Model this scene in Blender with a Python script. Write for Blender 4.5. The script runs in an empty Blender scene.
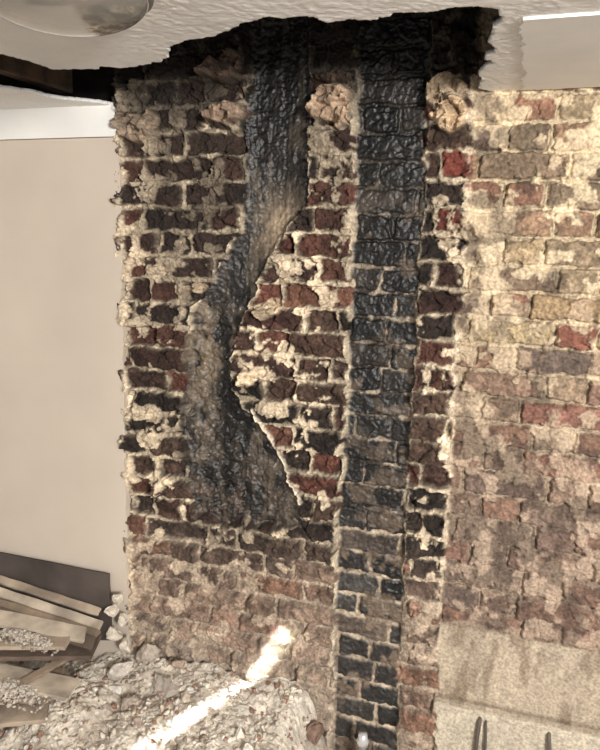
import bpy, bmesh, math, numpy as np
from mathutils import Vector, Matrix
rng=np.random.RandomState(7)
sc=bpy.context.scene
sc.view_settings.view_transform='Standard'
sc.view_settings.exposure=.10
# ---------------------------------------------------------------- camera calibration
F=688.0
L=np.array([-2190.,-181.,F]); L/=np.linalg.norm(L)
D=np.array([-79.,3575.,F]); D-=L*D.dot(L); D/=np.linalg.norm(D)
N=np.cross(D,L)
CAM=np.array([0.64,-2.01,1.85])
def ray(px,py):
    r=np.array([px-300.,py-375.,F]); return np.array([-L.dot(r),N.dot(r),-D.dot(r)])
def W(px,py,y=0.0):          # image pixel cast onto a plane parallel to the wall
    r=ray(px,py); return CAM+r*((y-CAM[1])/r[1])
def H(px,py,z):              # image pixel cast onto a horizontal plane at a chosen height
    r=ray(px,py); return CAM+r*((z-CAM[2])/r[2])
cam=bpy.data.cameras.new('camera'); co=bpy.data.objects.new('camera',cam); sc.collection.objects.link(co)
right=np.array([-L[0],N[0],-D[0]]); down=np.array([-L[1],N[1],-D[1]]); fwd=np.array([-L[2],N[2],-D[2]])
M=Matrix(((right[0],-down[0],-fwd[0],CAM[0]),(right[1],-down[1],-fwd[1],CAM[1]),(right[2],-down[2],-fwd[2],CAM[2]),(0,0,0,1)))
co.matrix_world=M; cam.sensor_width=36; cam.lens=F*36/750; cam.clip_start=.02
sc.camera=co
ZC=2.26
# ---------------------------------------------------------------- helpers
def lin(c):
    c=np.array(c,float)/255.; return np.where(c<=.04045,c/12.92,((c+.055)/1.055)**2.4)
def sstep(a,b,x):
    t=np.clip((x-a)/(b-a),0,1); return t*t*(3-2*t)
TB=rng.rand(8,256,256)
def vn(x,y,s,seed=0):
    T=TB[seed%8]; x=x/s+seed*13.37+500; y=y/s+seed*7.77+500
    xi=np.floor(x).astype(int); yi=np.floor(y).astype(int); fx=x-xi; fy=y-yi
    fx=fx*fx*(3-2*fx); fy=fy*fy*(3-2*fy)
    a=T[xi%256,yi%256];b=T[(xi+1)%256,yi%256];c=T[xi%256,(yi+1)%256];d=T[(xi+1)%256,(yi+1)%256]
    return (a*(1-fx)+b*fx)*(1-fy)+(c*(1-fx)+d*fx)*fy
def fbm(x,y,s,seed=0,o=4):
    r=0;a=1;t=0
    for i in range(o): r=r+a*vn(x,y,s/2**i,seed+i);t+=a;a*=.5
    return r/t
def facet(x,y,s,seed):       # angular fracture facets: voronoi cells, each a randomly tilted plane
    x=x/s+500+seed*3.3; y=y/s+500+seed*5.1; xi=np.floor(x).astype(int); yi=np.floor(y).astype(int)
    best=np.full(x.shape,9.); out=np.zeros(x.shape); idv=np.zeros(x.shape)
    for i in(-1,0,1):
        for j in(-1,0,1):
            a=(xi+i)%256;b=(yi+j)%256
            cx=xi+i+TB[seed%8,a,b]; cy=yi+j+TB[(seed+1)%8,a,b]; dx=x-cx; dy=y-cy; d=dx*dx+dy*dy; m=d<best
            v=(TB[(seed+2)%8,a,b]-.5)+(TB[(seed+3)%8,a,b]-.5)*dx*1.6+(TB[(seed+4)%8,a,b]-.5)*dy*1.6
            best=np.where(m,d,best); out=np.where(m,v,out); idv=np.where(m,TB[(seed+5)%8,a,b],idv)
    return out,idv
HT=rng.rand(65536)
def hr(i,seed=0): return HT[(i*7919+seed*104729)%65536]
def mix(a,b,t):
    t=np.asarray(t)[...,None]; return a*(1-t)+b*t
def mat(name,col=(200,200,200),rough=.9,attr=False,bump=.3,bscale=60,var=.15,vscale=8,col2=None,metal=0,spec=.3):
    m=bpy.data.materials.new(name); m.use_nodes=True; nt=m.node_tree; b=nt.nodes['Principled BSDF']
    b.inputs['Roughness'].default_value=rough; b.inputs['Metallic'].default_value=metal
    b.inputs['Specular IOR Level'].default_value=spec
    tc=nt.nodes.new('ShaderNodeTexCoord')
    n=nt.nodes.new('ShaderNodeTexNoise'); n.inputs['Scale'].default_value=vscale; n.inputs['Detail'].default_value=6
    nt.links.new(tc.outputs['Object'],n.inputs['Vector'])
    if attr:
        a=nt.nodes.new('ShaderNodeAttribute'); a.attribute_name='Col'
        r=nt.nodes.new('ShaderNodeMapRange'); r.inputs['From Min'].default_value=.3; r.inputs['From Max'].default_value=.7
        r.inputs['To Min'].default_value=1-var; r.inputs['To Max'].default_value=1+var
        nt.links.new(n.outputs['Fac'],r.inputs['Value'])
        v=nt.nodes.new('ShaderNodeVectorMath'); v.operation='SCALE'
        nt.links.new(a.outputs['Color'],v.inputs[0]); nt.links.new(r.outputs['Result'],v.inputs['Scale'])
        nt.links.new(v.outputs[0],b.inputs['Base Color'])
    else:
        cr=nt.nodes.new('ShaderNodeValToRGB'); c1=lin(col); c2=lin(col2 if col2 else [k*(1-var) for k in col])
        cr.color_ramp.elements[0].position=.35; cr.color_ramp.elements[1].position=.65
        cr.color_ramp.elements[0].color=(*c2,1); cr.color_ramp.elements[1].color=(*c1,1)
        nt.links.new(n.outputs['Fac'],cr.inputs['Fac']); nt.links.new(cr.outputs['Color'],b.inputs['Base Color'])
    if bump:
        n2=nt.nodes.new('ShaderNodeTexNoise'); n2.inputs['Scale'].default_value=bscale; n2.inputs['Detail'].default_value=5
        nt.links.new(tc.outputs['Object'],n2.inputs['Vector'])
        bp=nt.nodes.new('ShaderNodeBump'); bp.inputs['Strength'].default_value=bump; bp.inputs['Distance'].default_value=.01
        nt.links.new(n2.outputs['Fac'],bp.inputs['Height']); nt.links.new(bp.outputs['Normal'],b.inputs['Normal'])
    return m
def mkmesh(name,V,Fc,col=None,m=None,smooth=True):
    me=bpy.data.meshes.new(name); V=np.asarray(V,np.float32); Fc=np.asarray(Fc,np.int32); k=Fc.shape[1]
    me.vertices.add(len(V)); me.vertices.foreach_set('co',V.ravel())
    me.loops.add(Fc.size); me.loops.foreach_set('vertex_index',Fc.ravel())
    me.polygons.add(len(Fc)); me.polygons.foreach_set('loop_start',np.arange(0,Fc.size,k,dtype=np.int32))
    me.polygons.foreach_set('loop_total',np.full(len(Fc),k,np.int32))
    me.polygons.foreach_set('use_smooth',np.full(len(Fc),smooth,bool))
    me.update(calc_edges=True); me.validate()
    if col is not None:
        ca=me.color_attributes.new('Col','FLOAT_COLOR','POINT')
        c=np.ones((len(V),4),np.float32); c[:,:3]=col; ca.data.foreach_set('color',c.ravel())
    o=bpy.data.objects.new(name,me); sc.collection.objects.link(o)
    if m: me.materials.append(m)
    return o
def sub(V,Fc,C,fm):
    f=Fc[fm]; u,inv=np.unique(f,return_inverse=True); return V[u],inv.reshape(f.shape),C[u]
# ---------------------------------------------------------------- brick wall relief
def E(pts):
    P=np.array([W(*p) for p in pts]); o=np.argsort(P[:,2]); return lambda z:np.interp(z,P[o,2],P[o,0])
eL=E([(120,95),(124,200),(128,400),(131,560),(132,660),(134,750)])
f1L=E([(250,20),(248,120),(246,200),(236,235),(212,280),(194,320),(187,370),(185,430),(190,480),(200,525)])
f1R=E([(314,20),(312,120),(311,205),(292,225),(276,250),(258,285),(241,330),(231,365),(236,390),(258,420),(280,455),(300,500),(306,525)])
f2L=E([(360,20),(357,120),(352,230),(346,400),(338,520),(334,620),(330,750)])
f2R=E([(434,20),(430,100),(424,200),(418,300),(412,420),(406,540),(402,620),(398,750)])
cR=E([(482,10),(474,100),(468,200),(460,300),(454,400),(447,500),(440,600),(434,750)])
R=.0025
xs=np.arange(-.80,1.62,R); zs=np.arange(0,2.58,R)
X,Z=np.meshgrid(xs,zs)
zf1=W(240,520)[2]
def zpx(y,x=300): return W(x,y)[2]
def blob(px,py,rx,rz):
    p=W(px,py); return np.exp(-((X-p[0])/rx)**2-((Z-p[2])/rz)**2)
def wob(s,a,seed): return (fbm(X,Z,s,seed,3)-.5)*2*a
Xe=X+wob(.06,.014,1)+wob(.018,.007,2)
dL=Xe-eL(Z); d1L=Xe-f1L(Z); d1R=f1R(Z)-Xe; d2L=Xe-f2L(Z); d2R=f2R(Z)-Xe; dC=Xe-cR(Z)
in1=np.minimum(d1L,d1R); zz=Z+wob(.08,.06,3)
in1=np.minimum(in1,(zz-zf1)*.6)
in2=np.minimum(d2L,d2R)
rightm=dC>0
def bricks(x,z,seed,warp,tilt=.006,rr=.006):
    xw=x+wob(.045,warp,seed)+wob(.012,warp*.4,seed+3); zw=z+wob(.055,warp,seed+1)+wob(.015,warp*.45,seed+2)
    zw=zw+tilt*np.sin(x*2+seed)
    c=.075; row=np.floor(zw/c).astype(int); fz=zw-row*c
    P=.345; off=(row%2)*.1725+hr(row,seed)*.08
    t0=xw+off+10; k=np.floor(t0/P).astype(int); t=t0-k*P
    st=t<.235; ln=np.where(st,.235,.11); tl=np.where(st,t,t-.235)
    dx=np.minimum(tl,ln-tl)-.005; dz=np.minimum(fz,c-fz)-.005
    r=rr; qx=np.maximum(r-dx,0); qz=np.maximum(r-dz,0)
    d=np.where((dx<r)&(dz<r),r-np.sqrt(qx*qx+qz*qz),np.minimum(dx,dz))
    return (row*2000+k*2+st).astype(int),d,(fz/c-.5),(tl/ln-.5)
n1=fbm(X,Z,.03,1,4); n2=fbm(X,Z,.12,4,4); n3=fbm(X,Z,.4,6,3); n4=fbm(X,Z,.009,2,2); n5=fbm(X+3,Z,.05,3,5)
fa,fi=facet(X+wob(.02,.004,2),Z+wob(.02,.004,3),.030,1); fb,fj=facet(X,Z,.011,3)
one=np.ones(X.shape+(1,))
cellv=(.82+.36*fi)*(.84+.32*fj)
# --- zone 1 : right-hand stock brick wall
idr,dr,fzr,ftr=bricks(X,Z,11,.006)
fr=sstep(-.0005,.003,dr+(n1-.5)*.020)
hR=-.013+.013*fr+(hr(idr,1)-.5)*.014*fr+ftr*(hr(idr,6)-.5)*.014*fr+(n1-.5)*.010+(n4-.5)*.003+fb*.004+fa*.006
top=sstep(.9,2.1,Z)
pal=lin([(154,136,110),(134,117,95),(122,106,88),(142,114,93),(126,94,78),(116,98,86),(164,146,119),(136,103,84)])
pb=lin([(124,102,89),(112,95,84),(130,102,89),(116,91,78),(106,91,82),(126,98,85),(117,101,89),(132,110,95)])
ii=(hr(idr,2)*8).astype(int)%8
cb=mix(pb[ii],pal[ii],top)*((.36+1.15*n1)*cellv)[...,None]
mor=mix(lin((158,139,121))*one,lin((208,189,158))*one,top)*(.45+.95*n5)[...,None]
near=np.exp(-np.maximum(dC,0)/.14)
smear=sstep(.51,.55,n2*.35+n5*.65+.07*near*top+.005*top)
fr2=fr*(1-smear*.75)
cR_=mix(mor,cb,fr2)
cR_=mix(cR_,mor,sstep(.50,.75,n3)*.15)
joint=(1-sstep(0,.004,np.abs(dr+.001)))*(1-smear)
cR_=mix(cR_,lin((68,56,48))*one,joint*.7*sstep(.38,.52,n5+.05))
cR_=mix(cR_,lin((68,56,49))*one,sstep(.53,.61,fbm(X+7,Z,.07,5,5))*.55)
hR=hR+smear*.006-joint*.006
def paint(C,ids,frm,px,py,col,k=.85):
    p=W(px,py); i=int((p[2]-zs[0])/R); j=int((p[0]-xs[0])/R)
    m=(ids==ids[i,j]); C[m]=mix(C[m],np.ones(3)*lin(col)*((.5+1.0*n1[m])*cellv[m])[:,None],(frm[m])*k)
for (px,py,c) in [(590,322,(134,88,74)),(592,348,(124,80,66)),(506,292,(134,95,77)),(517,347,(136,101,83)),(560,350,(112,86,74)),(545,130,(110,98,82)),(585,300,(142,124,95)),(590,425,(126,89,77)),(525,465,(124,93,79)),(500,510,(126,99,83)),(590,375,(98,87,79)),(560,540,(107,89,79)),(500,330,(162,144,112)),(520,245,(156,138,109)),(520,162,(122,106,88)),(445,500,(110,92,80))]:
    paint(cR_,idr,fr2,px,py,c)
zp=1.85-1.145; zl=1.85-1.41
pan=sstep(0,.010,zp+(n2-.5)*.03-Z)
led=sstep(0,.008,zl+(n2-.5)*.008-Z)
cpan=lin((172,157,137))*(np.ones_like(X)*(.74+.4*fbm(X*3.5,Z*.7,.12,5,5)))[...,None]
cpan=mix(cpan,lin((110,93,76))*one,sstep(.50,.72,fbm(X*3,Z,.1,3,5))*.6)
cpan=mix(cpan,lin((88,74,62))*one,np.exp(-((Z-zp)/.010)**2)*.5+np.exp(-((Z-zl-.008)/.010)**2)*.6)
cpan=mix(cpan,lin((192,180,160))*one*(.7+.4*n1)[...,None],led)
hR=hR*(1-pan)+pan*(.006+(n2-.5)*.006+(n4-.5)*.002)+led*.024
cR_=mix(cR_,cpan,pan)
# --- zone 2 : toothed chimney breast brickwork
idc,dc,fz,ft=bricks(X,Z,23,.008)
low=1-sstep(zpx(590,230),zpx(500,230),Z+(n2-.5)*.1)
thick=-.001+.011*n2
fc=sstep(-.001,.0025,dc-thick*.6+(n1-.5)*.020)
brk=hr(idc,5)
hm=.002+(n1-.5)*.022+(n5-.5)*.034+fa*.011+fb*.006
hb=.016-.046*brk**1.5+(n1-.5)*.008+ft*(hr(idc,6)-.5)*.055+fz*(hr(idc,7)-.3)*.035+fa*.018+fb*.006
hb=hb*(1-low*.4); hm=hm*(1-low)+low*(-.013+(n1-.5)*.014+fb*.005)
hC=hm*(1-fc)+hb*fc+(n4-.5)*.003
palc=lin([(68,50,43),(50,40,35),(88,58,48),(57,47,41),(94,60,50),(43,36,32),(78,61,51),(64,44,38)])
pall=lin([(126,103,88),(109,91,79),(132,105,89),(101,86,76),(122,94,78),(106,88,77),(132,112,97),(118,97,83)])
jj=(hr(idc,8)*8).astype(int)%8
cc=mix(palc[jj],pall[jj],low)*((.22+1.45*n1)*cellv**1.6)[...,None]
morc=lin((222,202,174))*(np.ones_like(X)*(.15+1.4*n5)*cellv**1.3)[...,None]
morc=mix(morc,lin((166,147,129))*one*((.45+1.0*n1)*cellv)[...,None],low*.85)
amid=np.exp(-((X-W(285,330)[0])/.13)**2-((Z-W(295,340)[2])/.30)**2)
upl=blob(185,160,.2,.35)
smc=sstep(.52,.55,n2*.35+n5*.65+.03*amid+.02*low-.035-.04*upl)
fc2=fc*(1-smc*.9)
cC_=mix(morc,cc,fc2)
hC=hC+smc*.007*(1-low)
jd=(1-sstep(0,.004,np.abs(dc-thick*.6+(n1-.5)*.02+.001)))*(1-smc)
cC_=mix(cC_,lin((30,25,22))*one,jd*.6*(1-.35*low)); hC=hC-jd*.007  # cracks at brick edges: cut deeper, with occlusion-like shade put into the colour
soot_top=sstep(zpx(150),zpx(55),Z+(n2-.5)*.18)
cC_=cC_*(1-.25*(1-low)*sstep(.4,.6,n3))[...,None]
cC_=mix(cC_,lin((28,24,22))*one,soot_top*.9)
sb=.85*blob(185,180,.17,.32)+.55*blob(225,160,.10,.35)+.5*blob(335,180,.06,.3)+.35*blob(160,330,.12,.25)+.2*blob(150,450,.1,.2)
cC_=mix(cC_,lin((48,39,34))*one,np.clip(sb,0,.8)*sstep(.30,.58,n5+.25*fc2))
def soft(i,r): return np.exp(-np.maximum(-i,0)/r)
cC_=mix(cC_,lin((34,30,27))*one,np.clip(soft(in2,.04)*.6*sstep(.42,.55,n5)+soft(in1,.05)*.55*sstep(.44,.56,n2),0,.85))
for (px,py,c) in [(445,162,(112,58,48)),(445,214,(104,52,42)),(262,348,(94,60,50)),(328,306,(112,78,63)),(295,440,(106,74,61)),(330,345,(82,61,51)),(170,382,(90,58,49)),(440,360,(88,56,48)),(340,262,(94,62,51)),(145,180,(88,62,52))]:
    paint(cC_,idc,fc2,px,py,c,.75)
hC=hC+.016
def ridge(d,w): return np.exp(-(d/w)**2)
# --- zone 3 : curved flue, parged with soot
u=np.clip(d1L/np.maximum(d1L+d1R,.01),0,1)
zlow1=1-sstep(zpx(340,230),zpx(260,230),Z)
h1=.008-.026*np.sqrt(np.clip(4*u*(1-u),0,1))+(n2-.5)*.020+(n1-.5)*.008+(n4-.5)*.003+fb*.003
h1=h1+zlow1*((n1-.5)*.010+.004+fa*.010)+(fbm(X*3,Z*.6,.05,4,3)-.5)*.008*(1-zlow1)
c1=lin((34,31,29))*(np.ones_like(X)*(.2+1.6*n2)*cellv**1.5)[...,None]
strk=fbm(X*4,Z*.6,.08,5,5)
c1=mix(c1,lin((106,95,82))*one,sstep(.54,.66,strk)*.45)
c1=mix(c1,lin((112,100,87))*one*(cellv**1.5)[...,None],sstep(.53,.60,n5)*.45*zlow1)
c1=mix(c1,lin((158,139,116))*one*(.5+.9*n1)[...,None],np.clip(1.1*blob(283,232,.07,.09)+.5*blob(203,350,.05,.22)+.35*blob(290,480,.05,.08),0,.9)*sstep(.39,.48,n5))
c1=mix(c1,lin((15,14,13))*one,np.clip(.95*blob(230,400,.06,.24)*sstep(.38,.48,n2)+.9*blob(262,70,.2,.20)+.5*blob(240,480,.12,.08),0,.9))
gh=blob(225,500,.18,.10)*fc
c1=mix(c1,lin((90,72,60))*one,gh*.55*sstep(.45,.53,n5))
h1=h1+gh*.006
# --- zone 4 : straight flue, sooted brick
idf,df,fzf,ftf=bricks(X-f2L(Z)+.03,Z+.02,37,.006,.010)
ff=sstep(-.001,.003,df+(n1-.5)*.016)
h2=-.015+.010*ff+(hr(idf,3)-.5)*.012*ff+ftf*(hr(idf,6)-.5)*.014*ff+(n1-.5)*.007+(n4-.5)*.002+fb*.002+fa*.004
lowf=1-sstep(zpx(600,370),zpx(500,370),Z)
pf=lin([(22,21,20),(33,31,29),(26,24,23),(41,38,35),(19,18,17),(30,28,26),(50,43,38),(24,22,21)])
c2=pf[(hr(idf,4)*8).astype(int)%8]*((.2+1.5*n2)*cellv**1.7)[...,None]
c2=c2*(1+lowf*1.9)[...,None]
m2=mix(lin((56,50,45))*one,lin((168,152,132))*one*(.4+1.1*n5)[...,None],np.clip(lowf*.7+.7*sstep(.48,.54,n5),0,1))
m2=mix(m2,lin((22,20,19))*one,sstep(zpx(300,390),zpx(150,390),Z)*.85)
c2=mix(m2,c2,ff)
c2=mix(c2,lin((118,102,87))*one*(.4+1.0*n1)[...,None],sstep(.56,.62,fbm(X+9,Z,.07,2,5))*(.4+.35*lowf)*(1-sstep(zpx(240,390),zpx(160,390),Z)))
c2=mix(c2,lin((13,12,11))*one,np.clip(sstep(zpx(220,390),zpx(60,390),Z)*.7+.75*blob(375,380,.07,.45)*sstep(.40,.52,n2),0,.9))
# compose
w1=sstep(-.005,.005,in1); w2=sstep(-.004,.005,in2); wr=sstep(-.004,.005,dC)
in1c=in1+(n5-.5)*.09; w1c=sstep(-.006,.006,in1c)*sstep(-.02,0,in1+.0)
h=hC*(1-w1)+h1*w1; C=mix(cC_,c1,w1c)
in2c=in2+(n5-.5)*.05; h=h*(1-w2)+h2*w2; C=mix(C,c2,sstep(-.004,.006,in2c)*sstep(-.015,0,in2))
h=h*(1-wr)+hR*wr; C=mix(C,cR_,wr)
sz=1-soot_top*.8
for d,w,a,zlo,zhi,b in [(d1L,.004,.010,zpx(330,200),zpx(215,230),.9),(d1R,.005,.010,zpx(420,250),zpx(30,300),.75),(d2L,.006,.007,0,9,.75),(d2R,.004,.004,0,9,.4),(dC,.008,.006,zp-.1,9,.75),(dL-.010,.010,.007,.3,9,.75)]:
    r=ridge(d,w)*sstep(.42,.52,n5+n1*.3-.10)*((Z>zlo)&(Z<zhi))
    h=h+r*a; C=mix(C,lin((222,204,177))*one*((.5+.8*n1)*cellv)[...,None],np.clip(r*b,0,1)*sz)
P1=W(255,408);P2=W(303,500)
t=np.clip(((X-P1[0])*(P2[0]-P1[0])+(Z-P1[2])*(P2[2]-P1[2]))/((P2[0]-P1[0])**2+(P2[2]-P1[2])**2),0,1)
dd=np.hypot(X-P1[0]-t*(P2[0]-P1[0])+wob(.03,.003,5),Z-P1[2]-t*(P2[2]-P1[2]))
r=np.exp(-(dd/.004)**2); h+=r*.012; C=mix(C,lin((236,220,198))*one,r*.95)
for (px,py,rx,rz,a,c,bl) in [(226,68,.065,.045,.045,(116,97,84),.75),(228,116,.06,.042,.045,(146,124,106),.8),(333,108,.065,.055,.045,(180,154,130),.9),(335,78,.05,.03,.03,(78,64,54),.6),(449,92,.06,.05,.030,(156,137,114),.8),(450,118,.05,.04,.025,(188,163,133),.85),(140,126,.08,.05,.025,(142,124,106),.8),(272,310,.05,.04,.012,(202,181,152),.8),(196,288,.05,.03,.012,(186,165,139),.7),(250,378,.04,.03,.012,(196,175,147),.8)]:
    p=W(px,py); q=((X-p[0]+wob(.05,.025,6))/rx)**2+((Z-p[2]+wob(.05,.025,7))/rz)**2
    g=1-sstep(.6,1.0,q)
    h=h+g*(a*(.7+.5*n5)+fa*.018); C=mix(C,lin(c)*one*((.45+1.1*n1)*cellv**1.3)[...,None],g*bl)
C=mix(C,lin((172,157,140))*one*(.5+.9*n1)[...,None],(1-sstep(.3,.72,Z+(n2-.5)*.25))*.5*(X<.15))
V=np.stack([X,-h,Z],-1).reshape(-1,3); CC=np.clip(C,0,1).reshape(-1,3)
nz,nx=X.shape; I=np.arange(nz*nx).reshape(nz,nx)
FQ=np.stack([I[:-1,:-1],I[:-1,1:],I[1:,1:],I[1:,:-1]],-1).reshape(-1,4)
def fm(a): return a[:-1,:-1].reshape(-1)
m_brick=mat('brick_relief',attr=True,rough=.92,bump=.22,bscale=180,var=.35,vscale=120)
m_soot=mat('sooty_parging',attr=True,rough=.46,bump=.25,bscale=90,var=.4,vscale=70,spec=.45)
z1=fm((in1>0)); z2=fm((in2>0)&(in1<=0)); zr=fm(rightm); keep=fm(dL>-.012)
for nm,mk,mm in [('chimney_flue',z1&keep,m_soot),('chimney_flue.001',z2&~z1,m_soot),('wall_right',zr,m_brick),('chimney_breast',keep&~z1&~z2&~zr,m_brick)]:
    v,f,c=sub(V,FQ,CC,mk); mkmesh(nm,v,f,c,mm)
# ---------------------------------------------------------------- left plaster wall
m_pl=mat('old_plaster',(206,192,176),rough=.85,bump=.10,bscale=7,var=.08,vscale=1.6)
m_wh=mat('white_paint',(240,238,232),rough=.8,bump=.06,bscale=25,var=.05,vscale=4)
def slab(name,outline,y0,y1,m):
    bm=bmesh.new(); a=[bm.verts.new((x,y0,z)) for x,z in outline]; f=bm.faces.new(a)
    r=bmesh.ops.extrude_face_region(bm,geom=[f]); 
    for v in r['geom']:
        if isinstance(v,bmesh.types.BMVert): v.co.y=y1
    bmesh.ops.recalc_face_normals(bm,faces=bm.faces); bmesh.ops.triangulate(bm,faces=bm.faces)
    me=bpy.data.meshes.new(name); bm.to_mesh(me); bm.free(); me.materials.append(m)
    o=bpy.data.objects.new(name,me); sc.collection.objects.link(o); return o
zz_=np.arange(0,2.165,.004)
ed=eL(zz_)+(fbm(zz_,zz_*0,.05,2,4)-.5)*.020+(fbm(zz_,zz_*0,.3,4,2)-.5)*.02+.002
slab('wall_left',[(-2.6,0)]+[(a,b) for a,b in zip(ed,zz_)]+[(-2.6,zz_[-1])],-.026,.05,m_pl)
zz2=np.arange(2.166,ZC+.005,.006); ed2=eL(zz2)-.01+(fbm(zz2,zz2*0,.03,5,4)-.5)*.05
slab('trim_1',[(-2.6,2.166)]+[(a,b) for a,b in zip(ed2,zz2)]+[(-2.6,zz2[-1])],-.034,.05,m_wh)
# ---------------------------------------------------------------- ceiling with torn hole
hp=[(-60,36),(0,52),(30,62),(52,70),(85,69),(120,66),(162,62),(168,50),(185,40),(215,36),(245,24),(275,17),(300,14),(325,20),(345,17),(372,22),(400,11),(440,12),(470,8),(492,8),(496,18),(488,34),(492,52),(484,70),(479,88)]
HP=[H(a,b,ZC)[:2] for a,b in hp]+[(HP_x,.2) for HP_x in (.62,eL(2.2)-.01)]+[H(a,b,ZC)[:2] for a,b in [(112,104),(90,102),(60,99),(30,92),(0,88),(-60,80)]]
HP=np.array(HP)
x0,x1,y0,y1=-1.75,.95,-1.05,.06; r=.0035
gx=np.arange(x0,x1,r); gy=np.arange(y0,y1,r); GX,GY=np.meshgrid(gx,gy)
jx=GX+(fbm(GX,GY,.05,1,5)-.5)*.045; jy=GY+(fbm(GX,GY,.05,4,5)-.5)*.055
ins=np.zeros(GX.shape,bool); dmin=np.full(GX.shape,9.)
for i in range(len(HP)):
    a=HP[i];b=HP[(i+1)%len(HP)]
    c=((a[1]>jy)!=(b[1]>jy))&(jx<(b[0]-a[0])*(jy-a[1])/((b[1]-a[1])+1e-12)+a[0]); ins^=c
    t=np.clip(((jx-a[0])*(b[0]-a[0])+(jy-a[1])*(b[1]-a[1]))/((b-a)**2).sum(),0,1)
    dmin=np.minimum(dmin,np.hypot(jx-a[0]-t*(b[0]-a[0]),jy-a[1]-t*(b[1]-a[1])))
GZ=ZC+(fbm(GX,GY,.012,3,2)-.5)*.0018-np.exp(-dmin/.10)*.004*fbm(GX,GY,.2,5,2)
edge=(np.abs(GX-x0)<.01)|(np.abs(GX-x1)<.01)|(np.abs(GY-y0)<.01); GZ[edge]=ZC
VC=np.stack([GX,GY,GZ],-1).reshape(-1,3); ny_,nx_=GX.shape; I=np.arange(nx_*ny_).reshape(ny_,nx_)
FQc=np.stack([I[:-1,:-1],I[1:,:-1],I[1:,1:],I[:-1,1:]],-1).reshape(-1,4)
inq=(ins[:-1,:-1]|ins[1:,:-1]|ins[1:,1:]|ins[:-1,1:]).reshape(-1)
f=FQc[~inq]; uq,inv=np.unique(f,return_inverse=True); v=VC[uq]; f=inv.reshape(f.shape)
ext=[]; ef=[]
for (a,b,c,d) in [(-3,3,-4,gy[0]),(-3,gx[0],gy[0],gy[-1]),(gx[-1],3,gy[0],gy[-1])]:
    n=len(v)+len(ext); ext+=[(a,c,ZC),(b,c,ZC),(b,d,ZC),(a,d,ZC)]; ef.append((n,n+3,n+2,n+1))
v=np.vstack([v,np.array(ext)]); f=np.vstack([f,np.array(ef)])
m_ce=mat('artex_ceiling',(242,240,235),rough=.9,bump=.28,bscale=60,var=.05,vscale=5)
ce=mkmesh('ceiling',v,f,None,m_ce)
s=ce.modifiers.new('thick','SOLIDIFY'); s.thickness=.010; s.offset=-1
m_dk=mat('dark_old_timber',(40,32,28),rough=.9,bump=.4,bscale=40,var=.4,vscale=14)
m_jo=mat('old_joist',(96,78,62),rough=.9,bump=.4,bscale=40,var=.4,vscale=14)
def box(name,c,s,m,rot=(0,0,0),bev=.003,par=None):
    bm=bmesh.new(); bmesh.ops.create_cube(bm,size=1)
    for v in bm.verts: v.co=Vector((v.co.x*s[0],v.co.y*s[1],v.co.z*s[2]))
    if bev: bmesh.ops.bevel(bm,geom=list(bm.edges),offset=bev,segments=2,affect='EDGES')
    me=bpy.data.meshes.new(name); bm.to_mesh(me); bm.free(); me.materials.append(m)
    o=bpy.data.objects.new(name,me); sc.collection.objects.link(o); o.location=c; o.rotation_euler=rot
    if par: o.parent=par
    return o
box('void_lid',(0,-2,ZC+.40),(6,4.3,.03),m_dk)  # unseen lid over the ceiling void, added to keep world light out
box('wall_upper',(-1.6,.10,ZC+.19),(2.1,.04,.37),m_dk,bev=0)
box('ceiling_joist',(-.78,-1.2,ZC+.12),(.05,2.3,.17),m_jo)
box('ceiling_joist',(.70,-1.2,ZC+.12),(.05,2.3,.17),m_jo)
box('ceiling_joist',(-.05,-.90,ZC+.12),(1.4,.05,.17),m_jo)
yy=np.arange(-.60,0,.008)
bm=bmesh.new(); ol=[bm.verts.new((1.75,-.60,ZC+.001)),bm.verts.new((1.75,-.008,ZC+.001))]+[bm.verts.new((.60+(fbm(np.array([y]),np.array([0.]),.03,2,5)[0]-.5)*.03,y-.008,ZC+.001)) for y in yy[::-1]]
f_=bm.faces.new(ol); rr=bmesh.ops.extrude_face_region(bm,geom=[f_])
for v_ in rr['geom']:
    if isinstance(v_,bmesh.types.BMVert): v_.co.z-=.0065
bmesh.ops.recalc_face_normals(bm,faces=bm.faces); me=bpy.data.meshes.new('ceiling_lining'); bm.to_mesh(me); bm.free(); me.materials.append(m_wh)
sc.collection.objects.link(bpy.data.objects.new('ceiling_lining',me))
# ---------------------------------------------------------------- floor
m_fl=mat('dusty_floorboards',(140,124,108),rough=.95,bump=.4,bscale=20,var=.3,vscale=5)
box('floor',(0,-1.9,-.02),(5.6,3.9,.04),m_fl,bev=0)
# ---------------------------------------------------------------- lamp
m_gl=bpy.data.materials.new('frosted_glass'); m_gl.use_nodes=True
b=m_gl.node_tree.nodes['Principled BSDF']; b.inputs['Base Color'].default_value=(*lin((118,114,106)),1); b.inputs['Roughness'].default_value=.14
b.inputs['Transmission Weight'].default_value=.2; b.inputs['Coat Weight'].default_value=.6
m_rim=mat('lamp_rim',(110,104,96),rough=.3,bump=0,var=.05,spec=.6)
def lathe(name,prof,m,n=64,par=None):
    Vv=[];Ff=[]
    for (r_,z_) in prof:
        for i in range(n): a=2*math.pi*i/n; Vv.append((r_*math.cos(a),r_*math.sin(a),z_))
    for j in range(len(prof)-1):
        for i in range(n): Ff.append((j*n+i,j*n+(i+1)%n,(j+1)*n+(i+1)%n,(j+1)*n+i))
    o=mkmesh(name,Vv,Ff,None,m); o.parent=par; return o
lp=H(62,0,ZC-.03)
le=bpy.data.objects.new('ceiling_lamp',None); sc.collection.objects.link(le); le.location=(lp[0],lp[1],ZC-.002)
R0=.140
prof=[(R0,-.018)]+[(R0*math.cos(t),-.018-.055*math.sin(t)) for t in np.linspace(.05,1.5,16)]+[(.001,-.073)]
lathe('glass_shade',prof,m_gl,par=le)
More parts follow.
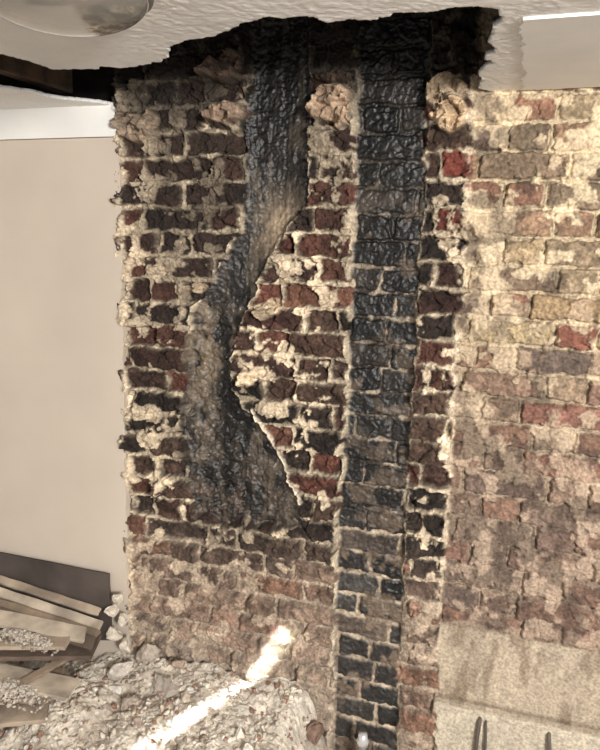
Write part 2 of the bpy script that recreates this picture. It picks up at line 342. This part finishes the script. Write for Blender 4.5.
lathe('rim',[(R0-.01,0),(R0+.006,0),(R0+.009,-.008),(R0+.006,-.02),(R0-.004,-.024),(R0-.008,-.018)],m_rim,par=le)
# ---------------------------------------------------------------- rubble
def ico(n):
    bm=bmesh.new(); bmesh.ops.create_icosphere(bm,subdivisions=n,radius=1); v=np.array([q.co[:] for q in bm.verts]); f=np.array([[w.index for w in p.verts] for p in bm.faces]); bm.free(); return v,f
def chunk(n,cuts,r):
    v,f=ico(n); v=v.copy()
    for _ in range(cuts):
        d=r.normal(size=3); d/=np.linalg.norm(d); k=r.uniform(.35,.75); s=v@d; m=s>k; v[m]-=np.outer(s[m]-k,d)
    v+=(r.rand(*v.shape)-.5)*.12; return v,f
shapes=[chunk(2,10,np.random.RandomState(i)) for i in range(7)]
big=[chunk(3,12,np.random.RandomState(40+i)) for i in range(5)]
def rotm(r):
    q=r.normal(size=4); q/=np.linalg.norm(q); w,x,y,z=q
    return np.array([[1-2*(y*y+z*z),2*(x*y-z*w),2*(x*z+y*w)],[2*(x*y+z*w),1-2*(x*x+z*z),2*(y*z-x*w)],[2*(x*z-y*w),2*(y*z+x*w),1-2*(x*x+y*y)]])
def ph(x,y):
    a=.37*sstep(-.95,-.62,x)*1.0+.27*(1-sstep(-.95,-.62,x))
    a=a*(1-sstep(.02,.20,x)*.85)
    a=a+.05*np.exp(-((x+.02)/.12)**2-(y/.12)**2)-.05*np.exp(-((x+.50)/.08)**2-((y+.22)/.08)**2)+.04*np.exp(-((x+.33)/.1)**2-((y+.02)/.1)**2)
    fall=1-sstep(.35,1.0,-y)
    return a*fall+(fbm(x,y,.12,3,4)-.5)*.07*fall+(fbm(x,y,.02,5,4)-.5)*.024
rx=np.arange(-1.9,.42,.004); ry=np.arange(-1.0,-.028,.004); RX,RY=np.meshgrid(rx,ry); RZ=np.maximum(ph(RX,RY),.0)
VV=[np.stack([RX,RY,RZ],-1).reshape(-1,3)]; a,b_=RX.shape; I=np.arange(a*b_).reshape(a,b_)
q=np.stack([I[:-1,:-1],I[:-1,1:],I[1:,1:],I[1:,:-1]],-1).reshape(-1,4)
FF=[np.vstack([q[:,[0,1,2]],q[:,[0,2,3]]])]
gcol=lin((206,196,181))*(.5+.95*fbm(RX,RY,.03,2,4))[...,None]; gcol=mix(gcol,lin((142,125,110))*np.ones(3),sstep(.5,.65,fbm(RX,RY,.15,6,3))*.5)
CL=[gcol.reshape(-1,3)]; nv=len(VV[0])
scol=lin([(222,213,198),(206,194,179),(186,174,159),(214,205,189),(162,145,131),(194,179,160),(144,113,97),(208,200,188)])
r2=np.random.RandomState(5)
def addch(p,s,col,sh,sq=(1,1,.7)):
    global nv
    v,f=sh; v=(v*np.array(sq)*s)@rotm(r2).T+p; VV.append(v); FF.append(f+nv); CL.append(np.tile(col,(len(v),1))*(.8+.4*r2.rand(len(v),1))); nv+=len(v)
for i in range(9000):
    x=r2.uniform(-1.45,.25); y=-r2.uniform(.04,.62); s=.0020+.016*r2.rand()**5
    if x<-.75 and r2.rand()<.5: continue
    z=float(ph(np.array([x]),np.array([y]))[0]); 
    if z<.02: continue
    addch(np.array([x,y-.01,z+s*.2]),s,scol[r2.randint(8)],shapes[r2.randint(7)],(1,.8,.6))
for i in range(34):
    x=r2.uniform(-.78,.10); y=-r2.uniform(.06,.5); s=.010+.020*r2.rand()**2; z=float(ph(np.array([x]),np.array([y]))[0])
    addch(np.array([x,y-.01,z+s*.1]),s,scol[r2.randint(8)],big[r2.randint(5)],(1.4,.9,.6))
for (px,py,z,s,c) in [(150,654,.41,.058,(180,166,152)),(122,668,.38,.045,(194,184,172)),(178,664,.41,.035,(170,150,132)),(165,690,.37,.070,(180,168,156)),(135,705,.35,.055,(164,150,136)),(112,690,.35,.03,(206,198,188)),(196,702,.37,.035,(188,176,164)),(100,735,.30,.05,(192,182,170)),(318,668,.40,.030,(150,124,106)),(20,725,.30,.045,(112,84,70)),(50,700,.33,.04,(124,94,76)),(45,735,.28,.04,(104,80,68)),(72,715,.33,.06,(196,190,180)),(318,730,.3,.045,(120,98,86)),(78,735,.3,.05,(186,180,170))]:
    addch(H(px,py,z),s,lin(c),big[r2.randint(5)],(1.2,.9,.8))
m_rb=mat('rubble',attr=True,rough=.95,bump=.6,bscale=120,var=.2,vscale=60)
mkmesh('rubble_pile',np.vstack(VV),np.vstack(FF),np.vstack(CL),m_rb,smooth=False)
VV=[];FF=[];CL=[];nv=0
for (px,py,s) in [(120,598,.030),(113,610,.036),(122,622,.032),(114,636,.040),(124,645,.038)]:
    addch(W(px,py,-.090),s,lin((206,194,178)),big[r2.randint(5)],(.9,.8,1))
mkmesh('plaster_lump',np.vstack(VV),np.vstack(FF),np.vstack(CL),m_rb,smooth=False)
# ---------------------------------------------------------------- timber
woods=[mat('weathered_wood_%d'%i,c,rough=.85,bump=.4,bscale=30,var=.3,vscale=9) for i,c in enumerate([(178,160,140),(146,127,108),(206,190,170),(108,92,80)])]
def plank(p,q,w,th,m,roll=0,name='timber_plank'):
    p=Vector(p);q=Vector(q); d=q-p; ln=d.length; d.normalize(); side=d.cross(Vector((0,0,1))).normalized(); up=side.cross(d)
    rm=Matrix.Rotation(roll,3,d); side=rm@side; up=rm@up
    n=14; bm=bmesh.new(); rings=[]
    for i in range(n+1):
        t=i/n*ln; k=r2.uniform(-.002,.002,4)
        ring=[]
        for a_,(sx,sz) in enumerate([(-.5,-.5),(.5,-.5),(.5,.5),(-.5,.5)]):
            e=r2.uniform(-.012,.012) if i in(0,n) else 0
            ring.append(bm.verts.new(p+d*(t+e)+side*(sx*w+k[a_])+up*(sz*th+k[a_]*.3)))
        rings.append(ring)
    for i in range(n):
        for j in range(4): bm.faces.new((rings[i][j],rings[i+1][j],rings[i+1][(j+1)%4],rings[i][(j+1)%4]))
    bm.faces.new(rings[0]); bm.faces.new(rings[-1][::-1]); bmesh.ops.recalc_face_normals(bm,faces=bm.faces)
    me=bpy.data.meshes.new(name); bm.to_mesh(me); bm.free(); me.materials.append(m)
    o=bpy.data.objects.new(name,me); sc.collection.objects.link(o); 
    bv=o.modifiers.new('b','BEVEL'); bv.width=.0015; return o
m_slate=mat('dark_panel',(88,78,72),rough=.7,bump=.2,bscale=20,var=.3,vscale=6)
def quadboard(name,pts,th,m):
    bm=bmesh.new(); vs=[bm.verts.new(p) for p in pts]; f=bm.faces.new(vs); bmesh.ops.subdivide_edges(bm,edges=list(bm.edges),cuts=6,use_grid_fill=True)
    for v in bm.verts: v.co+=Vector(r2.uniform(-.0015,.0015,3))
    me=bpy.data.meshes.new(name); bm.to_mesh(me); bm.free(); me.materials.append(m)
    o=bpy.data.objects.new(name,me); sc.collection.objects.link(o); s=o.modifiers.new('s','SOLIDIFY'); s.thickness=th; s.offset=0; return o
quadboard('leaning_board',[W(-70,538,-.045),W(109,574,-.045),W(112,640,-.08),W(-70,640,-.08)],.012,m_slate)
for (p1,p2,z1,z2,w,th,mi,roll) in [
 ((-40,566),(98,612),.63,.545,.03,.010,0,.6),
 ((-50,576),(102,626),.615,.525,.035,.010,2,.5),
 ((-50,588),(98,634),.60,.515,.03,.012,1,.5),
 ((-50,598),(94,644),.58,.505,.05,.012,3,.4),
 ((-60,606),(86,636),.565,.52,.06,.018,2,.3),
 ((-70,640),(70,640),.50,.52,.10,.014,0,.0),
 ((-60,648),(98,646),.47,.485,.14,.016,3,.0),
 ((-60,664),(74,690),.455,.43,.10,.014,2,.0),
 ((20,684),(88,646),.45,.475,.025,.012,1,.2),
 ((-60,690),(60,684),.415,.415,.16,.018,1,.0),
 ((-60,722),(46,712),.37,.38,.08,.016,0,.1)]:
    plank(H(*p1,z1),H(*p2,z2),w,th,woods[mi],roll)
VV=[];FF=[];CL=[];nv=0
for i in range(2200):
    if i%2: c=H(24,641,.515); sx,sy,hh=.14,.036,.028
    else: c=H(10,692,.43); sx,sy,hh=.14,.055,.022
    u_=np.clip(r2.normal(size=2)*.45,-1,1); z=hh*max(0,1-(u_**2).sum()); s=.0025+.008*r2.rand()**3
    addch(np.array([c[0]+u_[0]*sx,c[1]+u_[1]*sy,c[2]+z]),s,scol[r2.choice([1,2,3,4,7])]*.85,shapes[r2.randint(7)])
mkmesh('plaster_debris',np.vstack(VV),np.vstack(FF),np.vstack(CL),m_rb,smooth=False)
# ---------------------------------------------------------------- pipes
m_cb=mat('dull_pipe',(96,88,80),rough=.4,bump=0,var=.1)
def cable(name,pts,r,m):
    cu=bpy.data.curves.new(name,'CURVE'); cu.dimensions='3D'; sp=cu.splines.new('NURBS'); sp.points.add(len(pts)-1)
    for k,p in enumerate(pts): sp.points[k].co=(*p,1)
    sp.use_endpoint_u=True; sp.order_u=3; cu.bevel_depth=r; cu.bevel_resolution=4; cu.materials.append(m)
    o=bpy.data.objects.new(name,cu); sc.collection.objects.link(o)
cable('heating_pipe',[W(474,785,-.05),W(476,745,-.048),W(479,726,-.044),W(480,719,-.038),W(480,717,-.02)],.006,m_cb)
cable('heating_pipe',[W(484,785,-.05),W(485,755,-.048),W(486,730,-.044),W(486,722,-.038),W(486,720,-.02)],.004,m_cb)
cable('heating_pipe',[W(551,785,-.05),W(550,756,-.048),W(549,740,-.044),W(549,734,-.036),W(549,732,-.02)],.006,m_cb)
m_mt=mat('chrome_metal',(225,225,225),rough=.2,bump=0,var=.02,metal=.6)
pe=bpy.data.objects.new('pipe_stub',None); sc.collection.objects.link(pe); pp=W(362,757,-.10); pe.location=tuple(pp)
lathe('pipe',[(.013,-.35),(.013,.045),(.019,.047),(.020,.062),(.015,.07),(.014,.085),(.001,.087)],m_mt,n=24,par=pe)
# ---------------------------------------------------------------- light
w=bpy.data.worlds.new('world'); sc.world=w; w.use_nodes=True
w.node_tree.nodes['Background'].inputs[0].default_value=(1,.985,.965,1); w.node_tree.nodes['Background'].inputs[1].default_value=.57
def area(name,loc,tgt,sx,sy,en,col=(1,1,1),spread=None):
    l=bpy.data.lights.new(name,'AREA'); l.shape='RECTANGLE'; l.size=sx; l.size_y=sy; l.energy=en; l.color=col
    if spread: l.spread=spread
    o=bpy.data.objects.new(name,l); sc.collection.objects.link(o); o.location=loc
    o.rotation_euler=(Vector(tgt)-Vector(loc)).to_track_quat('-Z','Y').to_euler(); return o
area('window_light',(1.9,-2.9,2.10),(-.6,0,1.1),.5,.4,155,(1,.975,.94))
v1=Vector((.241,.396,.12)); v2=Vector((.057,0,.11)); d=(v1-3*v2).normalized(); n=v1.cross(v2).normalized(); wv=n.cross(d).normalized()
pts=[Vector((-.45,-.60,.27)),Vector((-.328,-.396,.33)),Vector((-.03,0,.56))]
pr=[p.dot(wv) for p in pts]; mid=pts[1]+wv*((max(pr)+min(pr))/2-pr[1]); pos=mid-d*2.9
l=bpy.data.lights.new('sun_shaft','AREA'); l.shape='RECTANGLE'; l.size=max(pr)-min(pr); l.size_y=.036; l.energy=1.0; l.spread=math.radians(.8); l.color=(1,.98,.95)
o=bpy.data.objects.new('sun_shaft',l); sc.collection.objects.link(o)
zc_=-d; yc=zc_.cross(wv); o.matrix_world=Matrix(((wv.x,yc.x,zc_.x,pos.x),(wv.y,yc.y,zc_.y,pos.y),(wv.z,yc.z,zc_.z,pos.z),(0,0,0,1)))
